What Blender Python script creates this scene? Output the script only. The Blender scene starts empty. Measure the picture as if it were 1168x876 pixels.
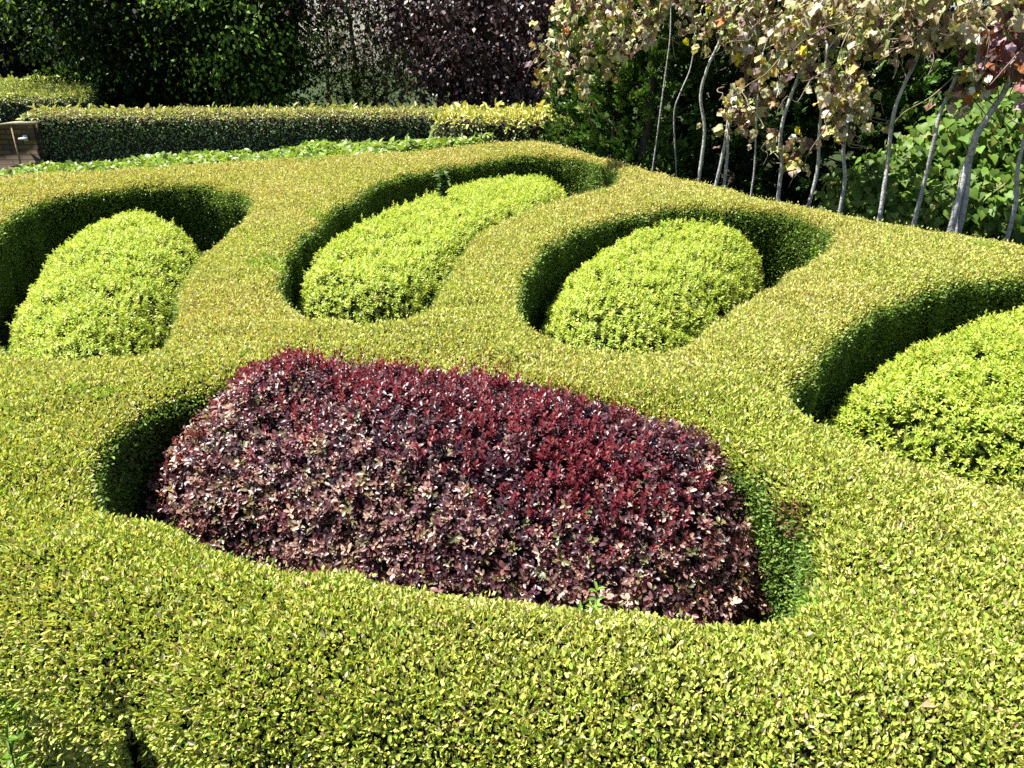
import bpy, math
import numpy as np
from mathutils import Vector
from mathutils.geometry import delaunay_2d_cdt

# ------------------------------------------------------------------ camera, sky, sun, exposure
sc = bpy.context.scene
col = sc.collection
CAM = np.array([0.0, 0.0, 1.9])
PITCH = math.radians(24.0)
F = 880.0                                    # focal length in photo pixels (1168 wide)
cd = bpy.data.cameras.new('camera')
cam = bpy.data.objects.new('camera', cd); col.objects.link(cam)
cam.location = CAM
cam.rotation_euler = (math.radians(90) - PITCH, 0, 0)
cd.sensor_width = 36.0; cd.lens = 36.0 * F / 1168.0
cd.clip_start = 0.05; cd.clip_end = 2000
sc.camera = cam

SUN_DIR = np.array([-0.97, 0.24, 0.0]); SUN_DIR /= np.linalg.norm(SUN_DIR)
SUN_EL = math.radians(64)
w = bpy.data.worlds.new('World'); sc.world = w; w.use_nodes = True
nt = w.node_tree
sky = nt.nodes.new('ShaderNodeTexSky'); sky.sky_type = 'NISHITA'; sky.sun_disc = False
sky.sun_elevation = SUN_EL
sky.sun_rotation = math.atan2(SUN_DIR[0], SUN_DIR[1])
bg = nt.nodes['Background']; bg.inputs['Strength'].default_value = 0.05
nt.links.new(sky.outputs[0], bg.inputs[0])
sd = bpy.data.lights.new('sun', 'SUN'); sd.energy = 5.0; sd.angle = math.radians(0.5); sd.color = (1, .965, .90)
sun = bpy.data.objects.new('sun', sd); col.objects.link(sun)
sv = Vector((SUN_DIR[0] * math.cos(SUN_EL), SUN_DIR[1] * math.cos(SUN_EL), math.sin(SUN_EL)))
sun.rotation_euler = sv.to_track_quat('Z', 'Y').to_euler()
sun.location = (-20, 10, 30)
sc.view_settings.view_transform = 'Standard'
try: sc.view_settings.look = 'None'
except Exception: pass
sc.view_settings.exposure = 1.75
sc.view_settings.gamma = 1.0
sc.view_settings.use_curve_mapping = False
sc.render.engine = 'CYCLES'
sc.cycles.max_bounces = 6; sc.cycles.diffuse_bounces = 3; sc.cycles.glossy_bounces = 2
sc.cycles.transmission_bounces = 3; sc.cycles.use_denoising = False
sc.cycles.sample_clamp_indirect = 4.0

rng = np.random.default_rng(11)

# ------------------------------------------------------------------ helpers
def rays(px):
    px = np.asarray(px, float)
    x = (px[..., 0] - 584) / F; y = -(px[..., 1] - 438) / F
    c, s = math.cos(PITCH), math.sin(PITCH)
    return np.stack([x, c + y * s, -s + y * c], -1)

def on_plane(px, z):
    d = rays(px); t = (z - CAM[2]) / d[..., 2]
    return CAM + d * t[..., None]

def on_depth(px, Y):
    d = rays(px); t = Y / d[..., 1]
    return CAM + d * t[..., None]

def to_px(P):
    c, s = math.cos(PITCH), math.sin(PITCH)
    q = P - CAM
    dep = q[..., 1] * c - q[..., 2] * s
    up = q[..., 1] * s + q[..., 2] * c
    dd = np.where(dep > 0.05, dep, 0.05)
    return 584 + F * q[..., 0] / dd, 438 - F * up / dd, dep

def unit(v):
    return v / (np.linalg.norm(v, axis=-1, keepdims=True) + 1e-9)

def rsph(n):
    return unit(rng.normal(size=(n, 3)))

_perm = np.random.default_rng(5).integers(0, 2**31, 4096)
def _h(ix, iy, iz, seed):
    k = (ix * 73856093) ^ (iy * 19349663) ^ (iz * 83492791) ^ (seed * 2654435)
    return (_perm[np.abs(k) % 4096] % 100003) / 100003.0
def noise(P, scale, seed=0):
    q = np.asarray(P, float) * scale
    if q.shape[-1] == 2: q = np.concatenate([q, np.zeros(q.shape[:-1] + (1,))], -1)
    i = np.floor(q).astype(np.int64); f = q - i; f = f * f * (3 - 2 * f)
    r = 0
    for dx in (0, 1):
        for dy in (0, 1):
            for dz in (0, 1):
                wt = (f[..., 0] if dx else 1 - f[..., 0]) * (f[..., 1] if dy else 1 - f[..., 1]) * (f[..., 2] if dz else 1 - f[..., 2])
                r = r + wt * _h(i[..., 0] + dx, i[..., 1] + dy, i[..., 2] + dz, seed)
    return r
def fbm(P, scale, seed=0):
    return .55 * noise(P, scale, seed) + .3 * noise(P, scale * 2.1, seed + 1) + .15 * noise(P, scale * 4.3, seed + 2)

def catmull(P, m=6, closed=True):
    P = np.asarray(P, float); n = len(P); out = []
    rngi = range(n) if closed else range(n - 1)
    for i in rngi:
        if closed: p0, p1, p2, p3 = P[i - 1], P[i], P[(i + 1) % n], P[(i + 2) % n]
        else: p0, p1, p2, p3 = P[max(i - 1, 0)], P[i], P[i + 1], P[min(i + 2, n - 1)]
        for k in range(m):
            t = k / m
            out.append(.5 * ((2 * p1) + (-p0 + p2) * t + (2 * p0 - 5 * p1 + 4 * p2 - p3) * t * t + (-p0 + 3 * p1 - 3 * p2 + p3) * t ** 3))
    if not closed: out.append(P[-1])
    return np.array(out)

def resample(P, step, closed=True):
    Q = np.vstack([P, P[:1]]) if closed else P
    seg = np.linalg.norm(np.diff(Q, axis=0), axis=1); s = np.r_[0, np.cumsum(seg)]
    n = max(8, int(s[-1] / step)); t = np.linspace(0, s[-1], n, endpoint=not closed)
    return np.stack([np.interp(t, s, Q[:, k]) for k in range(Q.shape[1])], 1)

def poly_dist(pts, poly):
    """signed distance, positive inside"""
    a = poly; b = np.roll(poly, -1, 0)
    d2 = np.full(len(pts), 1e18); ins = np.zeros(len(pts), bool)
    for (p, q) in zip(a, b):
        e = q - p; L = (e * e).sum() + 1e-12
        wv = pts - p; t = np.clip((wv @ e) / L, 0, 1)
        dd = wv - t[:, None] * e
        d2 = np.minimum(d2, (dd * dd).sum(1))
        c = ((p[1] <= pts[:, 1]) != (q[1] <= pts[:, 1]))
        if c.any():
            xi = p[0] + (pts[:, 1] - p[1]) / (q[1] - p[1] + 1e-15) * e[0]
            ins ^= c & (pts[:, 0] < xi)
    d = np.sqrt(d2)
    return np.where(ins, d, -d)

def tag(o, label=None, cat=None, group=None, kind=None):
    if label: o['label'] = label
    if cat: o['category'] = cat
    if group: o['group'] = group
    if kind: o['kind'] = kind
    return o

def empty(name, loc, label=None, cat=None, group=None):
    o = bpy.data.objects.new(name, None); col.objects.link(o); o.location = loc
    o.empty_display_size = .1
    return tag(o, label, cat, group)

def mesh_obj(name, V, faces, mat, parent=None, cols=None, smooth=False):
    """V (n,3) world coordinates; faces an (m,k) array or a list of arrays of equal-size faces"""
    V = np.asarray(V, float)
    if parent is not None: V = V - np.array(parent.location)
    fl = faces if isinstance(faces, list) else [faces]
    fl = [np.asarray(f, np.int32) for f in fl if len(f)]
    me = bpy.data.meshes.new(name)
    me.vertices.add(len(V)); me.vertices.foreach_set('co', V.astype(np.float32).ravel())
    nl = sum(f.size for f in fl); nf = sum(len(f) for f in fl)
    me.loops.add(nl); me.polygons.add(nf)
    me.loops.foreach_set('vertex_index', np.concatenate([f.ravel() for f in fl]))
    tot = np.concatenate([np.full(len(f), f.shape[1], np.int32) for f in fl])
    me.polygons.foreach_set('loop_start', np.r_[0, np.cumsum(tot)[:-1]].astype(np.int32))
    me.polygons.foreach_set('loop_total', tot)
    if cols is not None:
        at = me.color_attributes.new('tint', 'FLOAT_COLOR', 'POINT')
        c4 = np.ones((len(V), 4), np.float32); c4[:, :3] = cols
        at.data.foreach_set('color', c4.ravel())
    if smooth: me.polygons.foreach_set('use_smooth', np.ones(nf, bool))
    me.update(calc_edges=True)
    me.materials.append(mat)
    o = bpy.data.objects.new(name, me); col.objects.link(o)
    if parent is not None: o.parent = parent
    return o

# leaf templates: (u along, v across, w up), faces
def T(vs, fs): return np.array(vs, float), [np.array(f, np.int32) for f in fs]
RHOMB = T([(0, 0, 0), (.45, .5, .06), (1, 0, -.05), (.45, -.5, .06)], [[(0, 1, 2, 3)]])
FOLD = T([(0, 0, 0), (.3, .46, .12), (.72, .4, .1), (1, 0, -.04), (.72, -.4, .1), (.3, -.46, .12)], [[(0, 1, 2, 3), (0, 3, 4, 5)]])
OVAL = T([(0, 0, 0), (.28, .26, .05), (.6, .5, .1), (.88, .34, .06), (1, 0, -.02), (.88, -.34, .06), (.6, -.5, .1), (.28, -.26, .05), (.6, 0, 0)],
         [[(0, 1, 2, 8), (8, 2, 3, 4), (0, 8, 6, 7), (8, 4, 5, 6)]])
HEART = T([(.12, 0, 0), (0, .24, .05), (.12, .47, .1), (.42, .5, .08), (.74, .25, .02), (1, 0, -.12), (.74, -.25, .02), (.42, -.5, .08), (.12, -.47, .1), (0, -.24, .05), (.5, 0, -.03)],
          [[(0, 1, 2, 10), (10, 2, 3, 4), (10, 4, 5, 6), (10, 6, 7, 8), (10, 8, 9, 0)]])
_pv = [(0, .05), (-.08, .26), (.12, .42), (.28, .54), (.44, .44), (.62, .42), (.74, .24), (1, 0)]
_pv = _pv + [(u, -v) for (u, v) in _pv[:-1][::-1]]
_rs = np.random.default_rng(3)
PALM = T([(.36, 0, .0)] + [(u, v, .13 * math.sin(9 * u + 7 * v) - .35 * v * v + .05 * math.cos(17 * v)) for (u, v) in _pv],
         [[(0, i + 1, (i + 1) % len(_pv) + 1) for i in range(len(_pv))]])
BLADE = T([(0, .05, 0), (.5, .09, .06), (1, 0, -.1), (.5, -.09, .06), (0, -.05, 0)], [[(0, 1, 2), (0, 2, 3), (0, 3, 4)]])

def leaf_geo(tmpl, P, A, N, L, W, C, curl=None):
    vs, fs = tmpl
    n = len(P); k = len(vs)
    A = unit(A); N = unit(N - (N * A).sum(1, keepdims=True) * A); B = np.cross(N, A)
    L = np.broadcast_to(L, (n,)); W = np.broadcast_to(W, (n,))
    u = vs[:, 0][None, :, None] * L[:, None, None]
    v = vs[:, 1][None, :, None] * W[:, None, None]
    wv = vs[:, 2][None, :, None] * L[:, None, None]
    if curl is not None:
        wv = wv - (curl[:, None] * (vs[:, 0] ** 2)[None, :])[:, :, None] * L[:, None, None]
    V = P[:, None, :] + A[:, None, :] * u + B[:, None, :] * v + N[:, None, :] * wv
    off = (np.arange(n) * k)[:, None, None]
    F_ = [(f[None] + off).reshape(-1, f.shape[1]) for f in fs]
    return V.reshape(-1, 3), F_, np.repeat(C, k, axis=0)

class Leaves:
    def __init__(s): s.V, s.F, s.C, s.n = [], {}, [], 0
    def add(s, g):
        V, Fs, C = g
        for f in Fs: s.F.setdefault(f.shape[1], []).append(f + s.n)
        s.V.append(V); s.C.append(C); s.n += len(V)
    def build(s, name, mat, parent=None):
        return mesh_obj(name, np.vstack(s.V), [np.vstack(f) for f in s.F.values()], mat, parent, np.vstack(s.C))

def pick(pal, n, wts=None, jit=.18):
    pal = np.array(pal, float)
    i = rng.choice(len(pal), n, p=None if wts is None else np.array(wts) / sum(wts))
    c = pal[i] * (1 + rng.uniform(-jit, jit, (n, 1))) * (1 + rng.uniform(-jit * .4, jit * .4, (n, 3)))
    return np.clip(c, 0.001, .95)

def tube_geo(pts, rad, sides=7):
    pts = np.asarray(pts, float); m = len(pts); rad = np.broadcast_to(rad, (m,))
    tan = unit(np.gradient(pts, axis=0)); ref = np.array([.31, .9, .13])
    X = unit(np.cross(tan, ref)); Y = np.cross(tan, X)
    a = np.arange(sides) / sides * 2 * math.pi
    V = pts[:, None] + rad[:, None, None] * (np.cos(a)[None, :, None] * X[:, None] + np.sin(a)[None, :, None] * Y[:, None])
    f = []
    for i in range(m - 1):
        for j in range(sides):
            f.append((i * sides + j, i * sides + (j + 1) % sides, (i + 1) * sides + (j + 1) % sides, (i + 1) * sides + j))
    V = np.vstack([V.reshape(-1, 3), pts[:1], pts[-1:]]); e = m * sides
    t = [(e, (j + 1) % sides, j) for j in range(sides)] + [(e + 1, (m - 1) * sides + j, (m - 1) * sides + (j + 1) % sides) for j in range(sides)]
    return V, np.array(f), np.array(t)

class Tubes:
    def __init__(s): s.V, s.Q, s.T, s.n = [], [], [], 0
    def add(s, pts, rad, sides=7):
        V, q, t = tube_geo(pts, rad, sides); s.V.append(V); s.Q.append(q + s.n); s.T.append(t + s.n); s.n += len(V)
    def build(s, name, mat, parent=None):
        return mesh_obj(name, np.vstack(s.V), [np.vstack(s.Q), np.vstack(s.T)], mat, parent, smooth=True)

def wob(p0, p1, n, amp):
    t = np.linspace(0, 1, n)[:, None]
    P = np.array(p0) * (1 - t) + np.array(p1) * t
    P[1:-1] += rng.normal(0, amp, (n - 2, 3))
    return catmull(P, 4, False)

# ------------------------------------------------------------------ materials
def mk(name):
    m = bpy.data.materials.new(name); m.use_nodes = True
    return m, m.node_tree, m.node_tree.nodes, m.node_tree.links, m.node_tree.nodes['Principled BSDF'], m.node_tree.nodes['Material Output']

def leaf_mat(name, trans=.35, rough=.42, spec=.5, tcol=(1.15, 1.1, .55), coat=0.0):
    m, t, N, L, b, out = mk(name)
    a = N.new('ShaderNodeAttribute'); a.attribute_name = 'tint'
    # veins and blotches inside each blade
    nz = N.new('ShaderNodeTexNoise'); nz.inputs['Scale'].default_value = 160; nz.inputs['Detail'].default_value = 2
    geo = N.new('ShaderNodeNewGeometry'); L.new(geo.outputs['Position'], nz.inputs['Vector'])
    mr = N.new('ShaderNodeMapRange'); mr.inputs[1].default_value = .3; mr.inputs[2].default_value = .7
    mr.inputs[3].default_value = .8; mr.inputs[4].default_value = 1.15
    L.new(nz.outputs['Fac'], mr.inputs[0])
    mx = N.new('ShaderNodeVectorMath'); mx.operation = 'SCALE'
    L.new(a.outputs['Color'], mx.inputs[0]); L.new(mr.outputs[0], mx.inputs['Scale'])
    L.new(mx.outputs[0], b.inputs['Base Color'])
    b.inputs['Roughness'].default_value = rough
    b.inputs['Specular IOR Level'].default_value = spec
    tr = N.new('ShaderNodeBsdfTranslucent')
    tm = N.new('ShaderNodeVectorMath'); tm.operation = 'MULTIPLY'; tm.inputs[1].default_value = tcol
    L.new(mx.outputs[0], tm.inputs[0]); L.new(tm.outputs[0], tr.inputs['Color'])
    ms = N.new('ShaderNodeMixShader'); ms.inputs[0].default_value = trans
    L.new(b.outputs[0], ms.inputs[1]); L.new(tr.outputs[0], ms.inputs[2]); L.new(ms.outputs[0], out.inputs['Surface'])
    return m

def rough_mat(name, c1, c2, scale=8, rough=.9, bump=.4, spec=.2):
    m, t, N, L, b, out = mk(name)
    tc = N.new('ShaderNodeTexCoord')
    nz = N.new('ShaderNodeTexNoise'); nz.inputs['Scale'].default_value = scale; nz.inputs['Detail'].default_value = 8; nz.inputs['Roughness'].default_value = .65
    L.new(tc.outputs['Object'], nz.inputs['Vector'])
    cr = N.new('ShaderNodeValToRGB'); cr.color_ramp.elements[0].color = (*c1, 1); cr.color_ramp.elements[1].color = (*c2, 1)
    cr.color_ramp.elements[0].position = .3; cr.color_ramp.elements[1].position = .7
    L.new(nz.outputs['Fac'], cr.inputs[0]); L.new(cr.outputs[0], b.inputs['Base Color'])
    bp = N.new('ShaderNodeBump'); bp.inputs['Strength'].default_value = bump; bp.inputs['Distance'].default_value = .03
    L.new(nz.outputs['Fac'], bp.inputs['Height']); L.new(bp.outputs[0], b.inputs['Normal'])
    b.inputs['Roughness'].default_value = rough; b.inputs['Specular IOR Level'].default_value = spec
    return m

M_box = leaf_mat('box_leaf', .34, .52, .28)
M_lime = leaf_mat('lime_leaf', .38, .48, .32, (1.1, 1.12, .5))
M_barb = leaf_mat('barberry_leaf', .22, .40, .55, (2.2, .8, .65))
M_red = leaf_mat('barberry_young_leaf', .28, .38, .5, (1.5, .4, .45))
M_hedge = leaf_mat('hedge_leaf', .25, .46, .4)
M_tree = leaf_mat('tree_leaf', .38, .58, .15)
M_beech = leaf_mat('copper_leaf', .10, .48, .4, (1.6, .6, .5))
M_conif = leaf_mat('conifer_spray', .15, .55, .2)
M_vine = leaf_mat('vine_leaf', .30, .55, .3, (1.2, 1.0, .6))
M_heart = leaf_mat('heart_leaf', .40, .50, .22)
M_cover = leaf_mat('cover_leaf', .38, .42, .45)
M_twig = rough_mat('twig', (.02, .016, .008), (.05, .04, .02), 30)
M_dtwig = rough_mat('dark_twig', (.012, .010, .008), (.03, .022, .016), 30)
M_lcore = rough_mat('lime_core', (.008, .012, .003), (.03, .042, .008), 60, .95, .4, .0)
M_soil = rough_mat('soil', (.012, .009, .006), (.045, .032, .02), 22)
M_bark = rough_mat('bark', (.03, .025, .018), (.10, .085, .065), 14)
M_stake = rough_mat('vine_stem_bark', (.17, .17, .15), (.50, .50, .46), 26, .6, .6, .35)
M_dry = rough_mat('dry_cane', (.12, .09, .06), (.28, .22, .16), 25)

# ------------------------------------------------------------------ ground
def ground_material():
    m, t, N, L, b, out = mk('ground')
    tc = N.new('ShaderNodeTexCoord')
    n1 = N.new('ShaderNodeTexNoise'); n1.inputs['Scale'].default_value = .5; n1.inputs['Detail'].default_value = 8
    n2 = N.new('ShaderNodeTexNoise'); n2.inputs['Scale'].default_value = 25; n2.inputs['Detail'].default_value = 6
    L.new(tc.outputs['Object'], n1.inputs['Vector']); L.new(tc.outputs['Object'], n2.inputs['Vector'])
    c1 = N.new('ShaderNodeValToRGB'); c1.color_ramp.elements[0].color = (.012, .022, .005, 1); c1.color_ramp.elements[1].color = (.035, .052, .013, 1)
    c2 = N.new('ShaderNodeValToRGB'); c2.color_ramp.elements[0].color = (.008, .007, .004, 1); c2.color_ramp.elements[1].color = (.03, .023, .013, 1)
    L.new(n2.outputs['Fac'], c1.inputs[0]); L.new(n2.outputs['Fac'], c2.inputs[0])
    # planting soil near the parterre, turf beyond it
    sx = N.new('ShaderNodeSeparateXYZ'); L.new(tc.outputs['Object'], sx.inputs[0])
    mr = N.new('ShaderNodeMapRange'); mr.inputs[1].default_value = 12.5; mr.inputs[2].default_value = 14
    L.new(sx.outputs['Y'], mr.inputs[0])
    mx = N.new('ShaderNodeMix'); mx.data_type = 'RGBA'
    L.new(mr.outputs[0], mx.inputs['Factor']); L.new(c2.outputs[0], mx.inputs['A']); L.new(c1.outputs[0], mx.inputs['B'])
    L.new(mx.outputs['Result'], b.inputs['Base Color'])
    bp = N.new('ShaderNodeBump'); bp.inputs['Distance'].default_value = .03; L.new(n2.outputs['Fac'], bp.inputs['Height']); L.new(bp.outputs[0], b.inputs['Normal'])
    b.inputs['Roughness'].default_value = .95; b.inputs['Specular IOR Level'].default_value = .15
    return m
G = 700
def ground_z(y): return float(np.interp(y, [26, 34, 120, 300], [0, -.7, -13, -22]))
_ys = [-G, 0, 12, 20, 26, 28, 31, 34, 45, 60, 90, 120, 180, 300, G]
_gv = [(x, y, ground_z(y)) for y in _ys for x in (-G, G)]
mesh_obj('ground', _gv, np.array([(2 * i, 2 * i + 1, 2 * i + 3, 2 * i + 2) for i in range(len(_ys) - 1)]), ground_material(), smooth=True)['kind'] = 'structure'

# ------------------------------------------------------------------ the parterre: layout in metres (traced on the clipped top at 0.62 m)
TOP = 0.62
def loop(px, m=6, z=TOP):
    P = resample(catmull(on_plane(np.array(px, float), z)[:, :2], m), .06)
    tan = unit(np.roll(P, -1, 0) - np.roll(P, 1, 0))                # hand-clipped wobble
    return P + np.stack([-tan[:, 1], tan[:, 0]], 1) * ((noise(P, 7, 33) - .5) * .05 + (noise(P, 2.2, 34) - .5) * .05)[:, None]
OUTER = loop([(-420, 245), (-250, 224), (-100, 212), (0, 206), (100, 200), (200, 195), (300, 188), (450, 176), (560, 167), (620, 166), (662, 175), (720, 190), (800, 211), (900, 235),
              (1000, 256), (1100, 274), (1168, 285), (1300, 310), (1500, 360), (1750, 470), (1850, 650), (1750, 900), (1400, 1010), (900, 960), (520, 900), (330, 846),
              (235, 832), (180, 815), (156, 802), (141, 764), (126, 794), (100, 786), (60, 770), (0, 735), (-150, 622), (-330, 520), (-480, 420), (-520, 320)])
H_BARB = loop([(116, 545), (122, 505), (160, 475), (215, 455), (300, 438), (450, 432), (600, 444), (720, 478), (805, 512), (852, 538), (878, 562), (902, 592), (922, 624), (930, 658), (914, 692), (875, 706),
               (800, 709), (740, 698), (600, 684), (480, 668), (350, 644), (250, 618), (165, 594), (128, 578)])
H1 = loop([(-40, 300), (0, 258), (50, 230), (130, 218), (200, 212), (255, 216), (280, 225), (284, 238), (268, 258), (240, 283), (216, 307), (203, 331), (195, 372), (180, 398), (155, 410), (110, 413), (55, 412), (18, 400), (-10, 376), (-40, 345)])
H2 = loop([(340, 352), (322, 335), (322, 310), (338, 284), (365, 253), (405, 225), (455, 203), (520, 189), (580, 181), (630, 179), (672, 184), (702, 195), (706, 207), (682, 219), (640, 230), (590, 245), (548, 264), (525, 292), (508, 320), (485, 350), (458, 367), (410, 369), (365, 362)])
H3 = loop([(602, 373), (594, 345), (604, 312), (630, 281), (672, 259), (722, 246), (785, 240), (845, 242), (905, 249), (940, 263), (944, 282), (910, 305), (868, 332), (822, 360), (792, 388), (748, 401), (690, 399), (640, 390), (615, 381)])
H4 = loop([(924, 477), (912, 450), (928, 416), (960, 384), (1002, 355), (1050, 336), (1110, 325), (1180, 316), (1250, 314), (1330, 330), (1380, 380), (1370, 450), (1310, 520), (1240, 552), (1170, 553), (1110, 544), (1050, 528), (985, 506), (945, 490)])
HOLES = [H_BARB, H1, H2, H3, H4]

def hedge_sd(pts):
    d = poly_dist(pts, OUTER)
    for h in HOLES: d = np.minimum(d, -poly_dist(pts, h))
    return d
INSET = .02
RR = .075
def hedge_top(pts, d):
    r = np.where(poly_dist(pts, OUTER) - d < 1e-4, np.where(pts[:, 1] < 1.9, .26, RR), RR)
    t = np.clip((d - INSET) / r, 0, 1)
    z = TOP + .014 - r * .6 * (1 - np.sqrt(np.clip(1 - (1 - t) ** 2, 0, 1)))
    z = z + .045 * np.clip(d / .4, 0, 1) ** .7 - .012            # slightly crowned strips
    z = z + (fbm(pts, 1.6, 3) - .5) * .07 * np.clip(d / .15, 0, 1) + (noise(pts, 7, 9) - .5) * .03
    # the front of the hedge rolls over towards the viewer
    return z

def inset_loop(P, amt):
    """shift a loop along its normal into the hedge (sign found by sampling)"""
    tan = unit(np.roll(P, -1, 0) - np.roll(P, 1, 0)); nrm = np.stack([-tan[:, 1], tan[:, 0]], 1)
    s = np.sign(np.median(hedge_sd(P + nrm * .05)))
    return P + nrm * s * amt, nrm * s

def hedge_core():
    loops, V2, E = [], [], []
    base = 0
    for P in [OUTER] + HOLES:
        Q, _ = inset_loop(P, INSET); n = len(Q)
        V2.append(Q); E += [(base + i, base + (i + 1) % n) for i in range(n)]
        loops.append((base, n)); base += n
    lo = OUTER.min(0); hi = OUTER.max(0)
    pts = []
    for step, cond in ((.045, lambda d: (d > INSET + .02) & (d < .2)), (.11, lambda d: d >= .2)):
        gx, gy = np.meshgrid(np.arange(lo[0], hi[0], step), np.arange(lo[1], hi[1], step))
        g = np.stack([gx.ravel(), gy.ravel()], 1) + rng.uniform(-.2, .2, (gx.size, 2)) * step
        x_, y_, dep = to_px(np.c_[g, np.full(len(g), TOP)])
        vis = (x_ > -250) & (x_ < 1420) & (y_ < 1150) & (dep > .1)
        if step < .1: g = g[vis]
        d = hedge_sd(g); pts.append(g[cond(d)])
    V2.append(np.vstack(pts)); V2 = np.vstack(V2)
    r = delaunay_2d_cdt([Vector(p) for p in V2], E, [], 0, 1e-6)
    V = np.array([tuple(v) for v in r[0]]); Fc = np.array([f for f in r[2] if len(f) == 3], np.int32)
    orig = r[3]
    d = hedge_sd(V)
    cen = V[Fc].mean(1); keep = hedge_sd(cen) > INSET * .6
    Fc = Fc[keep]
    # counter-clockwise
    a, b, c = V[Fc[:, 0]], V[Fc[:, 1]], V[Fc[:, 2]]
    fl = ((b - a)[:, 0] * (c - a)[:, 1] - (b - a)[:, 1] * (c - a)[:, 0]) < 0
    Fc[fl] = Fc[fl][:, ::-1]
    z = hedge_top(V, d)
    V3 = np.c_[V, z]
    remap = {}
    for i, o in enumerate(orig):
        for k in o: remap[k] = i
    VV, FF = [V3], [Fc]; n0 = len(V3)
    walls = []
    for (b0, n) in loops:
        idx = np.array([remap[b0 + i] for i in range(n)])
        top = V3[idx]
        tan = unit(np.roll(top, -1, 0) - np.roll(top, 1, 0)); nr = np.stack([-tan[:, 1], tan[:, 0], 0 * tan[:, 0]], 1)
        s = np.sign(np.median(hedge_sd(top[:, :2] + nr[:, :2] * .05)))
        rows = [idx]
        nlev = 7
        for k in range(1, nlev + 1):
            zz = top[:, 2] * (1 - k / nlev)
            P = top.copy(); P[:, 2] = zz
            P += nr * s * ((noise(np.c_[top[:, :2], zz], 4, 4)[:, None] - .5) * .06 + .03 * (k / nlev))
            VV.append(P); rows.append(n0 + np.arange(n)); n0 += n
        for k in range(nlev):
            A_, B_ = rows[k], rows[k + 1]
            q = np.stack([A_, np.roll(A_, -1), np.roll(B_, -1), B_], 1)
            t1 = q[:, [0, 1, 2]]; t2 = q[:, [0, 2, 3]]
            if s > 0: t1, t2 = t1, t2
            else: t1, t2 = t1[:, ::-1], t2[:, ::-1]
            walls.append(np.vstack([t1, t2]))
    V = np.vstack(VV)
    W_ = np.vstack(walls)
    # wall normals should point away from the hedge body
    fn = np.cross(V[W_[:, 1]] - V[W_[:, 0]], V[W_[:, 2]] - V[W_[:, 0]]); fc = V[W_].mean(1)
    bad = hedge_sd(fc[:, :2] + unit(fn)[:, :2] * .06) > hedge_sd(fc[:, :2])
    W_[bad] = W_[bad][:, ::-1]
    return V, np.vstack([Fc, W_])

def sample_mesh(V, Fc, dens):
    """dens: samples per m2 for each triangle (array)"""
    a, b, c = V[Fc[:, 0]], V[Fc[:, 1]], V[Fc[:, 2]]
    fn = np.cross(b - a, c - a); ar = np.linalg.norm(fn, axis=1) / 2
    vn = np.zeros_like(V)
    for k in range(3): np.add.at(vn, Fc[:, k], fn)
    vn = unit(vn)
    lam = ar * dens; k = rng.poisson(lam)
    idx = np.repeat(np.arange(len(Fc)), k)
    u = rng.random(len(idx)); v = rng.random(len(idx)); fl = u + v > 1
    u[fl] = 1 - u[fl]; v[fl] = 1 - v[fl]; w_ = 1 - u - v
    P = a[idx] * w_[:, None] + b[idx] * u[:, None] + c[idx] * v[:, None]
    Nn = vn[Fc[idx, 0]] * w_[:, None] + vn[Fc[idx, 1]] * u[:, None] + vn[Fc[idx, 2]] * v[:, None]
    return P, unit(Nn), idx

def in_frame(P, mx=140, top=160, bot=140):
    x, y, d = to_px(P)
    return (x > -mx) & (x < 1168 + mx) & (y > -top) & (y < 876 + bot) & (d > .1)

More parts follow.
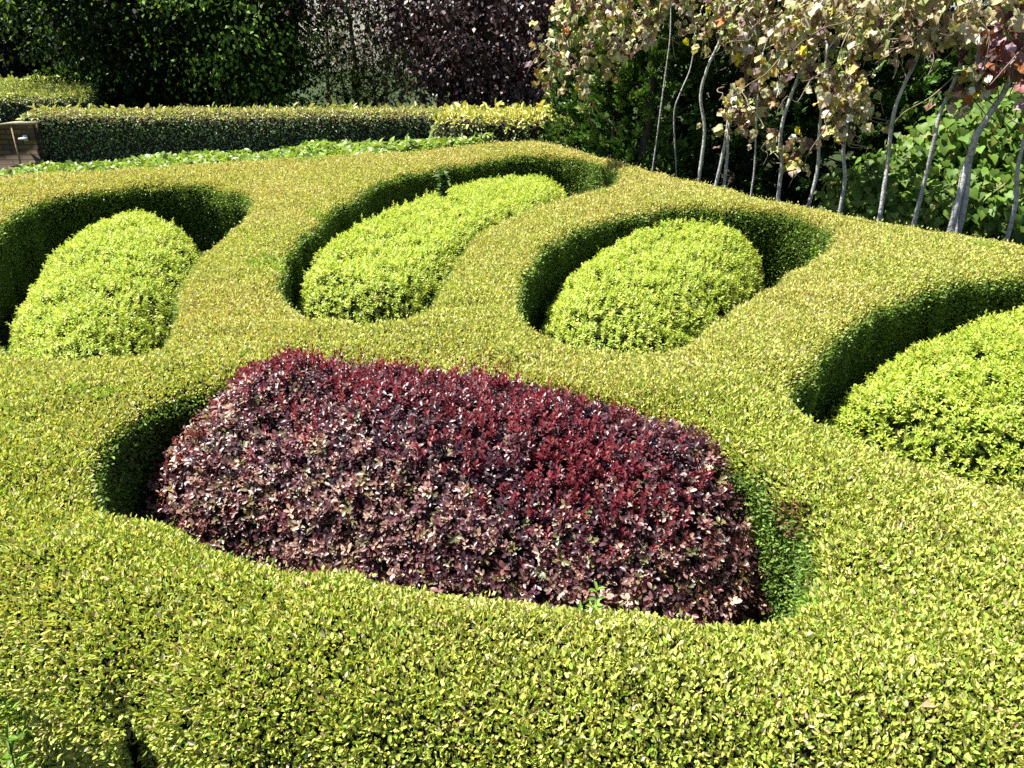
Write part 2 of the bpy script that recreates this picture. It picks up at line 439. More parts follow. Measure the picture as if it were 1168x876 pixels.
def box_hedge():
    V, Fc = hedge_core()
    root = empty('box_hedge', (0, 3.2, 0), 'golden green clipped box hedge winding as one low mass around five planted hollows', 'hedge')
    fn = np.cross(V[Fc[:, 1]] - V[Fc[:, 0]], V[Fc[:, 2]] - V[Fc[:, 0]]); vn = np.zeros_like(V)
    for k in range(3): np.add.at(vn, Fc[:, k], fn)
    mesh_obj('branch_core', V - unit(vn) * .016, Fc, rough_mat('box_core', (.006, .008, .003), (.018, .02, .007), 40, .95, .4, .0), root, smooth=True)  # near-black core: shade between the leaves put into its colour
    cen = V[Fc].mean(1)
    dist = np.linalg.norm(cen - CAM, axis=1)
    s = np.clip(.0126 + .0010 * (dist - 1.6), .0126, .0205)      # leaf length by distance
    vis = in_frame(cen)
    s = np.where(vis, s, np.maximum(s * 2.4, .05))
    dens = 3.2 * (.62 + .62 * fbm(cen, 5, 15)) / (s * s * .5)
    P, Nn, idx = sample_mesh(V, Fc, dens)
    s = s[idx]; n = len(P)
    A = unit(Nn * .95 + rsph(n) * .95 + np.array([0, 0, .25]))
    N2 = rsph(n) + Nn * .5
    lift = rng.uniform(-.9, 1.1, n) + np.where(rng.random(n) < .05, rng.uniform(0, 2.0, n), 0)
    P0 = P + Nn * (lift * s)[:, None]
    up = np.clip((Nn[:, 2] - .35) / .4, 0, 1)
    up = np.where((P[:, 1] < 1.75) & (P[:, 1] < 1.9 + .25 * P[:, 0] + 2), np.maximum(up, np.where(-poly_dist(P[:, :2], H_BARB) > .35, .85, up)), up)  # front face gets the bright top tint, sunlight put into its colour
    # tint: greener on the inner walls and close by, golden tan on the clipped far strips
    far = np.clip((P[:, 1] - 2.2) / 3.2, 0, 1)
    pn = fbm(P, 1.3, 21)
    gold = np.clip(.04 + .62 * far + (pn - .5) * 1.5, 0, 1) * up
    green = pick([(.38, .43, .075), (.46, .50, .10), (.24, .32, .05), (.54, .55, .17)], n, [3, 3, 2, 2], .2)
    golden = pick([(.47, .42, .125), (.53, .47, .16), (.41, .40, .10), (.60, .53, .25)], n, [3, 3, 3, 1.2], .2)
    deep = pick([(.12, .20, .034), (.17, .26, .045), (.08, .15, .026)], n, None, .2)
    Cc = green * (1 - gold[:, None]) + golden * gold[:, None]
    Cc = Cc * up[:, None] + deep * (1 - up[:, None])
    buff = rng.random(n) < (.02 + .07 * up)
    Cc[buff] = pick([(.50, .42, .24), (.42, .31, .15), (.56, .50, .34)], int(buff.sum()), None, .2)
    fresh = (rng.random(n) < .06) | ((noise(P, 2.6, 77) > .82) & (rng.random(n) < .5))
    Cc[fresh] = pick([(.22, .36, .04), (.26, .40, .05)], int(fresh.sum()), None, .2)
    # dead brown patch beside the barberry
    bp = on_plane(np.array([898., 590.]), .6)
    dead = (np.linalg.norm(P - bp, axis=1) < .065) & (rng.random(n) < .5)
    Cc[dead] = pick([(.20, .12, .05), (.26, .17, .08)], int(dead.sum()))
    Ls = s * rng.uniform(.75, 1.35, n); Ws = Ls * rng.uniform(.42, .62, n)
    near = (np.linalg.norm(P - CAM, axis=1) < 3.2) & in_frame(P)
    lv = Leaves()
    cu = rng.uniform(-.1, .35, n)
    for m_, tm in ((near, FOLD), (~near, RHOMB)):
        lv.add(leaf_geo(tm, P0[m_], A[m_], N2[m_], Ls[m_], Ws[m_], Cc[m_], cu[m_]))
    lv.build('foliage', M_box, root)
    print('box leaves', n)
    return root
box_hedge()

# ------------------------------------------------------------------ shrubs filling the hollows
def dome(poly, H, R, pw=2.0, bump=.05, seed=0, step=.06, tilt=(0, 0)):
    lo, hi = poly.min(0), poly.max(0)
    gx, gy = np.meshgrid(np.arange(lo[0], hi[0], step), np.arange(lo[1], hi[1], step))
    g = np.stack([gx.ravel(), gy.ravel()], 1) + rng.uniform(-.2, .2, (gx.size, 2)) * step
    g = g[poly_dist(g, poly) > step * .5]
    n = len(poly); V2 = np.vstack([poly, g])
    r = delaunay_2d_cdt([Vector(p) for p in V2], [(i, (i + 1) % n) for i in range(n)], [], 1, 1e-6)
    V = np.array([tuple(v) for v in r[0]]); Fc = np.array([f for f in r[2] if len(f) == 3], np.int32)
    d = np.maximum(poly_dist(V, poly), 0)
    t = np.clip(d / R, 0, 1)
    c = poly.mean(0)
    z = (H + (V - c) @ np.array(tilt)) * np.clip(1 - (1 - t) ** pw, 0, 1) ** (1 / pw)
    V3 = np.c_[V, z]
    V3[:, 2] += (fbm(V3, 3.2, seed) - .5) * bump * 2 * np.clip(t * 3, 0, 1)
    V3[:, 2] = np.maximum(V3[:, 2], 0.01)
    a, b, cc = V[Fc[:, 0]], V[Fc[:, 1]], V[Fc[:, 2]]
    fl = ((b - a)[:, 0] * (cc - a)[:, 1] - (b - a)[:, 1] * (cc - a)[:, 0]) < 0
    Fc[fl] = Fc[fl][:, ::-1]
    return V3, Fc

def whorls(P, axis, nl, reach, spread, L, Wr, C, tmpl, lv, curl=.25, rise=1.0):
    """short shoots: nl leaves set round an axis at rising heights"""
    n = len(P)
    ax = unit(axis); ref = rsph(n); X = unit(np.cross(ax, ref)); Y = np.cross(ax, X)
    ph = rng.uniform(0, 6.28, n)
    for k in range(nl):
        f = (k + rng.uniform(0, .8, n)) / nl
        a = ph + k * 2.4 + rng.normal(0, .25, n)
        out = X * np.cos(a)[:, None] + Y * np.sin(a)[:, None]
        base = P + ax * (reach * f * rise)[:, None]
        ang = spread * (1.15 - .75 * f) + rng.normal(0, .15, n)
        A = ax * np.cos(ang)[:, None] + out * np.sin(ang)[:, None]
        Nn = ax * np.sin(ang)[:, None] - out * np.cos(ang)[:, None] + rsph(n) * .25
        l = L * rng.uniform(.75, 1.2, n) * (1.05 - .3 * f)
        lv.add(leaf_geo(tmpl, base, A, Nn, l, l * Wr, np.clip(C * (1 + rng.normal(0, .12, (n, 1))), .001, .95), rng.uniform(curl * .2, curl * 1.6, n)))

def lime_shrub(px, H, R, label, seed, tilt=(0, 0), zref=.35):
    poly = resample(catmull(on_plane(np.array(px, float), zref)[:, :2], 6), .07)
    V, Fc = dome(poly, H - .03, R, 2.1, .026, seed, tilt=tilt)
    c = poly.mean(0)
    root = empty('lime_shrub', (c[0], c[1], 0), label, 'shrub', 'lime green mounded shrubs in the hedge hollows')
    mesh_obj('branch_core', V - np.array([0, 0, .03]), Fc, M_lcore, root, smooth=True)
    cen = V[Fc].mean(1); dist = np.linalg.norm(cen - CAM, axis=1)
    s = np.clip(.0215 + .0015 * (dist - 2.5), .020, .029)
    s = np.where(in_frame(cen), s, s * 2)
    P, Nn, idx = sample_mesh(V, Fc, 1.0 / (s * s))
    s = s[idx]; n = len(P)
    up = np.clip(Nn[:, 2], 0, 1)
    ax = unit(Nn * .8 + np.array([0, 0, .45]) + rsph(n) * .4)
    nz = fbm(P, 5, seed + 40)
    P = P + Nn * (rng.uniform(-.9, .9, n) * s + (nz - .5) * .07 + (noise(P, 14, seed) - .5) * .05)[:, None]
    C = pick([(.39, .46, .072), (.35, .44, .062), (.44, .50, .095), (.28, .37, .05), (.50, .54, .16)], n, [3, 3, 2.2, 1.6, .8], .14)
    low = np.clip((.28 - P[:, 2]) / .25, 0, 1)[:, None]           # darker, greener leaves low on the flanks
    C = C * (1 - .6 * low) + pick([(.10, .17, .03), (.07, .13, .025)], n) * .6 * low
    lv = Leaves()
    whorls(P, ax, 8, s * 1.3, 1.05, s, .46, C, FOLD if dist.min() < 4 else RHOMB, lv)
    # a few taller shoots that escaped the shears
    k = rng.random(n) < .035
    whorls(P[k] + Nn[k] * .015, unit(ax[k] + np.array([0, 0, .8])), 8, s[k] * 2.2, .8, s[k], .42, C[k], FOLD, lv)
    lv.build('foliage', M_lime, root)
    print(label, n * 8)
    return root

lime_shrub([(8, 372), (20, 340), (48, 300), (90, 268), (140, 252), (190, 252), (224, 272), (230, 293), (206, 330), (184, 364), (164, 403), (120, 425), (60, 425), (20, 408)], .47, .40,
           'lime green mound at the left picture edge, below the brick wall end', 1, zref=.33)
lime_shrub([(338, 350), (356, 310), (394, 277), (450, 246), (505, 222), (562, 207), (622, 205), (650, 220), (625, 242), (575, 270), (545, 298), (515, 335), (475, 372), (410, 378), (360, 366)], .50, .22,
           'longest and narrowest lime green mound, with a small dark seedling at its back edge', 2, tilt=(0, -.034), zref=.36)
lime_shrub([(614, 368), (630, 330), (667, 296), (720, 270), (780, 254), (835, 258), (868, 282), (866, 312), (838, 345), (800, 380), (765, 408), (715, 412), (660, 400), (630, 386)], .53, .42,
           'rounded lime green mound directly above the right half of the purple barberry', 3, zref=.36)
lime_shrub([(934, 483), (953, 447), (992, 415), (1050, 388), (1110, 366), (1180, 352), (1260, 352), (1330, 380), (1340, 440), (1290, 520), (1230, 566), (1170, 570), (1110, 560), (1050, 545), (985, 520), (950, 502)], .58, .46,
           'broad lime green mound cut off by the right edge of the picture', 4, zref=.40)

def barberry():
    px = [(156, 578), (163, 540), (198, 498), (255, 465), (330, 445), (450, 440), (590, 450), (700, 480), (795, 515), (872, 550), (914, 600), (912, 642), (880, 672), (800, 692), (720, 686), (600, 671), (480, 654), (350, 628), (250, 608), (186, 594)]
    poly = resample(catmull(on_plane(np.array(px, float), .36)[:, :2], 6), .05)
    V, Fc = dome(poly, .665, .64, 1.85, .06, 7, .045, tilt=(-.018, .02))
    c = poly.mean(0)
    root = empty('barberry_shrub', (c[0], c[1], 0), 'large dark purple barberry mound with bright red young tips in the front hollow', 'shrub')
    mesh_obj('branch_core', V - np.array([0, 0, .03]), Fc, M_dtwig, root, smooth=True)
    P, Nn, idx = sample_mesh(V, Fc, np.full(len(Fc), 3000.))
    n = len(P)
    ax = unit(Nn * .75 + np.array([0, 0, .45]) + rsph(n) * .55)
    x, y, _ = to_px(P)
    rel = (P[:, 1] - P[:, 1].min()) / np.ptp(P[:, 1])
    # dark shoots
    nz = fbm(P, 3.5, 90)
    P1 = P + Nn * (rng.uniform(-.035, .025, n) + (nz - .5) * .09)[:, None]
    dark = pick([(.060, .022, .030), (.09, .026, .034), (.040, .018, .026), (.12, .045, .05)], n, None, .25)
    pale = pick([(.23, .125, .10), (.36, .26, .19), (.15, .075, .066), (.17, .14, .065), (.12, .115, .04)], n, [3, 2, 3, 1, 1], .25)
    kp = np.clip((.64 - P[:, 2]) / .3 + (fbm(P, 2.2, 14) - .5) * 1.4 + np.clip((-.2 - P[:, 0]) * .5, 0, .4), 0, 1)
    usep = rng.random(n) < kp * .66
    C = np.where(usep[:, None], pale, dark)
    lv = Leaves()
    whorls(P1, ax, 6, np.full(n, .032), 1.15, rng.uniform(.019, .029, n), .56, C, OVAL, lv, .3)
    lv.build('foliage', M_barb, root)
    # red young shoots: a drift running from the top left down to the right of the crown
    pts = on_plane(np.array([(290, 425), (440, 452), (560, 470), (640, 500), (720, 545), (700, 590)], float), .66)[:, :2]
    q = P[:, :2]; dmin = np.full(n, 9.)
    for a, b, wd in zip(pts[:-1], pts[1:], (.09, .17, .24, .26, .18)):
        e = b - a; t = np.clip(((q - a) @ e) / (e @ e), 0, 1)
        dmin = np.minimum(dmin, np.linalg.norm(q - a - t[:, None] * e, axis=1) / wd)
    prob = np.clip(1.2 - dmin, 0, 1) * np.clip((fbm(P, 5, 51) - .34) * 4.5, 0, 1) * .55 + .03 + .06 * (P[:, 2] > .56)
    prob *= np.clip((P[:, 2] - .38) / .15, .0, 1)
    k = rng.random(n) < prob; m = int(k.sum())
    lr = Leaves()
    Pk = P[k] + Nn[k] * rng.uniform(-.01, .03, (m, 1))
    whorls(Pk, unit(Nn[k] * .35 + np.array([0, 0, 1.]) + rsph(m) * .28), 10, rng.uniform(.025, .07, m), .85, np.full(m, .024), .5,
           pick([(.14, .020, .028), (.18, .026, .034), (.10, .016, .024), (.22, .055, .058)], m, None, .2), OVAL, lr, .15)
    # odd tall tips on the rim
    k2 = (rng.random(n) < .0045) & (P[:, 2] > .58); m2 = int(k2.sum())
    whorls(P[k2] + np.array([0, 0, .03]), unit(np.array([0, 0, 1.]) + rsph(m2) * .15), 11, rng.uniform(.05, .09, m2), .65, np.full(m2, .019), .42,
           pick([(.20, .014, .024), (.14, .012, .02)], m2), OVAL, lr, .1)
    lr.build('young_shoots', M_red, root)['label'] = 'bright red upright young barberry shoots'
    print('barberry', n * 6, m * 10)
barberry()

# ------------------------------------------------------------------ boxy clipped hedges at the back
def clipped_hedge(name, label, corners, z0, z1, leaf, palette, wts, top_pal, mat=M_hedge, slope=0.0, seed=0, shoots=.02, wrat=.5, bmp=.06):
    """corners: plan polygon (counter-clockwise, metres)"""
    P = resample(np.array(corners, float), .18)
    lo, hi = P.min(0), P.max(0); n = len(P)
    gx, gy = np.meshgrid(np.arange(lo[0], hi[0], .18), np.arange(lo[1], hi[1], .18))
    g = np.stack([gx.ravel(), gy.ravel()], 1); g = g[poly_dist(g, P) > .08]
    V2 = np.vstack([P, g])
    r = delaunay_2d_cdt([Vector(p) for p in V2], [(i, (i + 1) % n) for i in range(n)], [], 1, 1e-6)
    V = np.array([tuple(v) for v in r[0]]); Fc = np.array([f for f in r[2] if len(f) == 3], np.int32)
    a, b, cc = V[Fc[:, 0]], V[Fc[:, 1]], V[Fc[:, 2]]
    fl = ((b - a)[:, 0] * (cc - a)[:, 1] - (b - a)[:, 1] * (cc - a)[:, 0]) < 0
    Fc[fl] = Fc[fl][:, ::-1]
    d = np.maximum(poly_dist(V, P), 0)
    z = z1 + slope * (V[:, 1] - lo[1]) + (fbm(V, 1.4, seed) - .5) * bmp - .07 * np.clip(1 - d / .12, 0, 1) ** 2
    V3 = np.c_[V, z]
    remap = {}
    for i, o in enumerate(r[3]):
        for k in o: remap[k] = i
    idx = np.array([remap[i] for i in range(n)]); rows = [idx]; VV = [V3]; n0 = len(V3); Ws = []
    c = P.mean(0)
    nlev = 6
    for k in range(1, nlev + 1):
        Q = V3[idx].copy(); Q[:, 2] = z0 + (V3[idx][:, 2] - z0) * (1 - k / nlev)
        outd = unit(Q[:, :2] - c)
        Q[:, :2] += outd * ((noise(Q, 2.5, seed + 5)[:, None] - .5) * bmp + .012 * k)
        VV.append(Q); rows.append(n0 + np.arange(n)); n0 += n
    area = .5 * np.sum(P[:, 0] * np.roll(P[:, 1], -1) - P[:, 1] * np.roll(P[:, 0], -1))
    for k in range(nlev):
        A_, B_ = rows[k], rows[k + 1]
        q = np.stack([B_, np.roll(B_, -1), np.roll(A_, -1), A_], 1)
        if area < 0: q = q[:, ::-1]
        Ws += [q[:, [0, 1, 2]], q[:, [0, 2, 3]]]
    V = np.vstack(VV); Fc = np.vstack([Fc] + Ws)
    root = empty(name, (c[0], c[1], 0), label, 'hedge')
    mesh_obj('branch_core', V, Fc, M_dtwig, root)
    cen = V[Fc].mean(1); vis = in_frame(cen)
    fn = unit(np.cross(V[Fc[:, 1]] - V[Fc[:, 0]], V[Fc[:, 2]] - V[Fc[:, 0]]))
    back = ((CAM - cen) * fn).sum(1) < -.2
    sz = np.where(vis & ~back, leaf, leaf * 2.2)
    S, Nn, ix = sample_mesh(V, Fc, 1.9 / (sz * sz * wrat))
    sz = sz[ix]; m = len(S)
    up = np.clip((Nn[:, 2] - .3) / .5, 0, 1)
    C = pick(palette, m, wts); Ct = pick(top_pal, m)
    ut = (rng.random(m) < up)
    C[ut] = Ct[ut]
    sh = (rng.random(m) < shoots) & (up > .5)
    A = unit(Nn * .55 + rsph(m) * .8 + np.array([0, 0, .1]) + sh[:, None] * np.array([0, 0, 1.6]))
    N2 = Nn * .6 + rsph(m) * .7 + np.array([-.25, 0, .55])
    P0 = S + Nn * (rng.uniform(-.6, .9, m) * sz + sh * rng.uniform(0, 1.0, m) * sz)[:, None]
    L = sz * rng.uniform(.7, 1.3, m)
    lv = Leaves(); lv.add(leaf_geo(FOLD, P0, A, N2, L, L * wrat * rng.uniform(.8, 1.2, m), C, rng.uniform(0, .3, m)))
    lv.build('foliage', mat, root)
    print(name, m)
    return root

YH = 12.4
fl_ = on_depth(np.array([34., 160.]), YH); fr_ = on_depth(np.array([560., 140.]), YH)
zt = on_depth(np.array([300., 130.]), YH)[2]
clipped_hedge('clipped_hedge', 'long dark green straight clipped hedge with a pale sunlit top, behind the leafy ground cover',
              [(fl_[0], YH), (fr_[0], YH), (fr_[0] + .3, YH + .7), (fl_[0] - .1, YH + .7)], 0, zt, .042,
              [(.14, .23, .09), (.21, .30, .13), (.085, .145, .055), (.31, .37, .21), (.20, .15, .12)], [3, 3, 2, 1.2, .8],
              [(.36, .40, .10), (.44, .45, .13), (.28, .33, .08), (.32, .24, .15)], seed=31, shoots=.02, bmp=.04)  # top palette is brighter: sunlight put into the leaf colour
YB = 15.2
x0 = on_depth(np.array([-260., 110.]), YB)[0]; x1 = on_depth(np.array([90., 110.]), YB)[0]
zb = on_depth(np.array([50., 112.]), YB)[2]
clipped_hedge('clipped_hedge', 'taller hedge block at the back left with broad bright top, above the brick wall',
              [(x0, YB), (x1, YB), (x1 - 1.0, YB + 3.0), (x0, YB + 3.4)], 0, zb, .05,
              [(.10, .165, .065), (.15, .22, .09), (.065, .11, .045), (.24, .29, .16)], [3, 3, 2, 1.5],
              [(.36, .41, .10), (.44, .46, .13), (.26, .33, .07)], slope=.055, seed=41, shoots=.03)  # sunlit look of the top painted in by its lighter palette
YG = 11.3
g0 = on_depth(np.array([505., 150.]), YG)[0]; g1 = on_depth(np.array([640., 150.]), YG)[0]
zg = on_depth(np.array([580., 137.]), YG)[2]
clipped_hedge('variegated_hedge', 'yellow and pale variegated hedge section between the dark hedge and the conifers',
              [(g0 + .25, YG), (g1 + .3, YG), (g1 + .5, YG + 1.5), (g0 - .1, YG + 1.5), (g0 - .1, YG + .3)], 0, zg, .062,
              [(.10, .15, .04), (.30, .32, .16), (.16, .21, .06), (.06, .10, .03), (.42, .42, .28)], [3, 1.6, 3, 2, .7],
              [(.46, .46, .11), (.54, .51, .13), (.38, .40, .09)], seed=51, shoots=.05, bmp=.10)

# ------------------------------------------------------------------ brick wall end with its coping and small wall light
def box_geo(c, s, bev=0):
    c, s = np.array(c, float), np.array(s, float) / 2
    V = np.array([(x, y, z) for x in (-1, 1) for y in (-1, 1) for z in (-1, 1)]) * s + c
    Q = np.array([(0, 1, 3, 2), (4, 6, 7, 5), (0, 4, 5, 1), (2, 3, 7, 6), (0, 2, 6, 4), (1, 5, 7, 3)])
    return V, Q
def brick_mat():
    m, t, N, L, b, out = mk('brick')
    tc = N.new('ShaderNodeTexCoord'); mp = N.new('ShaderNodeMapping'); mp.inputs['Rotation'].default_value = (math.radians(90), 0, 0)
    L.new(tc.outputs['Object'], mp.inputs['Vector'])
    br = N.new('ShaderNodeTexBrick'); br.inputs['Scale'].default_value = 1.0
    br.inputs['Brick Width'].default_value = .225; br.inputs['Row Height'].default_value = .075; br.inputs['Mortar Size'].default_value = .011
    br.inputs['Color1'].default_value = (.19, .125, .055, 1); br.inputs['Color2'].default_value = (.07, .04, .023, 1); br.inputs['Mortar'].default_value = (.05, .038, .026, 1)
    L.new(mp.outputs[0], br.inputs['Vector'])
    nz = N.new('ShaderNodeTexNoise'); nz.inputs['Scale'].default_value = 14; nz.inputs['Detail'].default_value = 6; L.new(tc.outputs['Object'], nz.inputs['Vector'])
    mx = N.new('ShaderNodeMix'); mx.data_type = 'RGBA'; mx.blend_type = 'MULTIPLY'; mx.inputs['Factor'].default_value = .35
    L.new(br.outputs['Color'], mx.inputs['A']); L.new(nz.outputs['Color'], mx.inputs['B']); L.new(mx.outputs['Result'], b.inputs['Base Color'])
    bp = N.new('ShaderNodeBump'); bp.inputs['Distance'].default_value = .008; L.new(br.outputs['Fac'], bp.inputs['Height']); bp.invert = True
    L.new(bp.outputs[0], b.inputs['Normal']); b.inputs['Roughness'].default_value = .9
    return m
def brick_wall():
    Y = 12.22
    xr = on_depth(np.array([41., 160.]), Y)[0]; xl = xr - 2.2; zt = on_depth(np.array([30., 142.]), Y)[2]
    xs = on_depth(np.array([13., 145.]), Y)[0]
    root = empty('brick_wall', ((xl + xr) / 2, Y + .17, 0), 'brown brick garden wall end with pale coping, left of the long dark hedge', 'wall')
    # outline in elevation: the top dips down to the left in a curve
    top = [(xr, zt), (xs, zt)] + [(xs - .9 * t, zt - .16 * t ** 1.3) for t in (.15, .3, .5, .75, 1)] + [(xl, zt - .19)]
    pr = [(xl, 0), (xr, 0)] + top; n = len(pr)
    V = np.array([(x, Y, z) for x, z in pr] + [(x, Y + .215, z) for x, z in pr])
    side = np.array([(i, (i + 1) % n, n + (i + 1) % n, n + i) for i in range(n)])
    body = mesh_obj('brickwork', V, [np.array([list(range(n))]), np.array([list(range(2 * n - 1, n - 1, -1))]), side], brick_mat(), root)
    tp = top[::-1]
    VV, Q = [], []
    for (x, z) in tp:
        ex = .03 if x == xr else 0
        VV += [(x + ex, Y - .02, z + .002), (x + ex, Y - .02, z + .03), (x + ex, Y + .245, z + .03), (x + ex, Y + .245, z + .002)]
    for i in range(len(tp) - 1):
        a = 4 * i
        Q += [(a + j, a + (j + 1) % 4, a + 4 + (j + 1) % 4, a + 4 + j) for j in range(4)]
    e = 4 * (len(tp) - 1); Q += [(3, 2, 1, 0), (e, e + 1, e + 2, e + 3)]
    mesh_obj('coping', np.array(VV), np.array(Q), rough_mat('coping_stone', (.22, .18, .12), (.40, .34, .24), 20), root)
    # pale vertical joint strip
    xj = on_depth(np.array([17., 160.]), Y)[0]
    V, Q = box_geo((xj, Y - .006, zt / 2), (.022, .012, zt - .02))
    mesh_obj('joint_strip', V, Q, rough_mat('joint', (.22, .16, .09), (.34, .25, .15), 20), root)
    # little wall light: hood, stem, back plate
    pl = on_depth(np.array([29., 155.]), Y)
    lt = empty('wall_lamp', (pl[0], Y, pl[2]), 'small hooded metal wall lamp fixed to the brick wall end', 'lamp')
    mm = rough_mat('lamp_metal', (.30, .31, .31), (.45, .46, .46), 30, .4, .1, .5)
    V, Q = box_geo((pl[0], Y - .01, pl[2] - .03), (.06, .018, .09)); mesh_obj('back_plate', V, Q, mm, lt)
    T_ = Tubes(); T_.add([(pl[0], Y - .02, pl[2] - .02), (pl[0], Y - .06, pl[2] - .015), (pl[0], Y - .08, pl[2] - .03)], .01); T_.build('arm', mm, lt)
    T_ = Tubes(); T_.add([(pl[0], Y - .08, pl[2] - .012), (pl[0], Y - .08, pl[2] - .02), (pl[0], Y - .08, pl[2] - .045)], np.array([.015, .06, .068]), 14); T_.build('hood', mm, lt)
brick_wall()

# ------------------------------------------------------------------ leafy ground cover between box and hedges
def cover():
    px = on_plane(np.array([(-420, 236), (-200, 216), (0, 204), (100, 198), (300, 186), (450, 174), (560, 164)], float), TOP)[:, :2]
    back = np.array([(px[-1][0] + .1, 11.2), (g0, 11.2), (g0 - .6, 11.9), (fl_[0], 12.2), (px[0][0], 11.9)])
    poly = resample(np.vstack([px + np.array([0, .12]), back]), .3)
    lo, hi = poly.min(0), poly.max(0)
    n = 40000
    P = rng.uniform(lo, hi, (n * 2, 2)); d = poly_dist(P, poly); P = P[d > 0]; d = d[d > 0]
    n = len(P)
    hmax = np.interp(P[:, 0], [-8, -6, -3.8, -1.8, 0], [.15, .20, .37, .62, .68])
    hmax = hmax * (.7 + .6 * fbm(P, 1.1, 8)) + .12 * (fbm(P, 4, 9) - .4)
    z = hmax * rng.uniform(0, 1, n) ** .35
    s = rng.uniform(.045, .095, n)
    A = unit(rsph(n) * np.array([1, 1, .6]) + np.array([0, 0, .35])); N2 = unit(rsph(n) * .6 + np.array([0, 0, 1.]))
    C = pick([(.20, .30, .045), (.25, .35, .06), (.13, .21, .035), (.31, .40, .10), (.09, .16, .03)], n, [3, 3, 2, 1, 1.3], .18)
    lv = Leaves(); lv.add(leaf_geo(HEART, np.c_[P, z], A, N2, s, s * rng.uniform(.6, .95, n), C, rng.uniform(0, .4, n)))
    o = lv.build('ground_cover', M_cover)
    tag(o, 'bright green leafy ground cover between the box hedge and the straight hedge', 'ground cover', None, 'stuff')
cover()

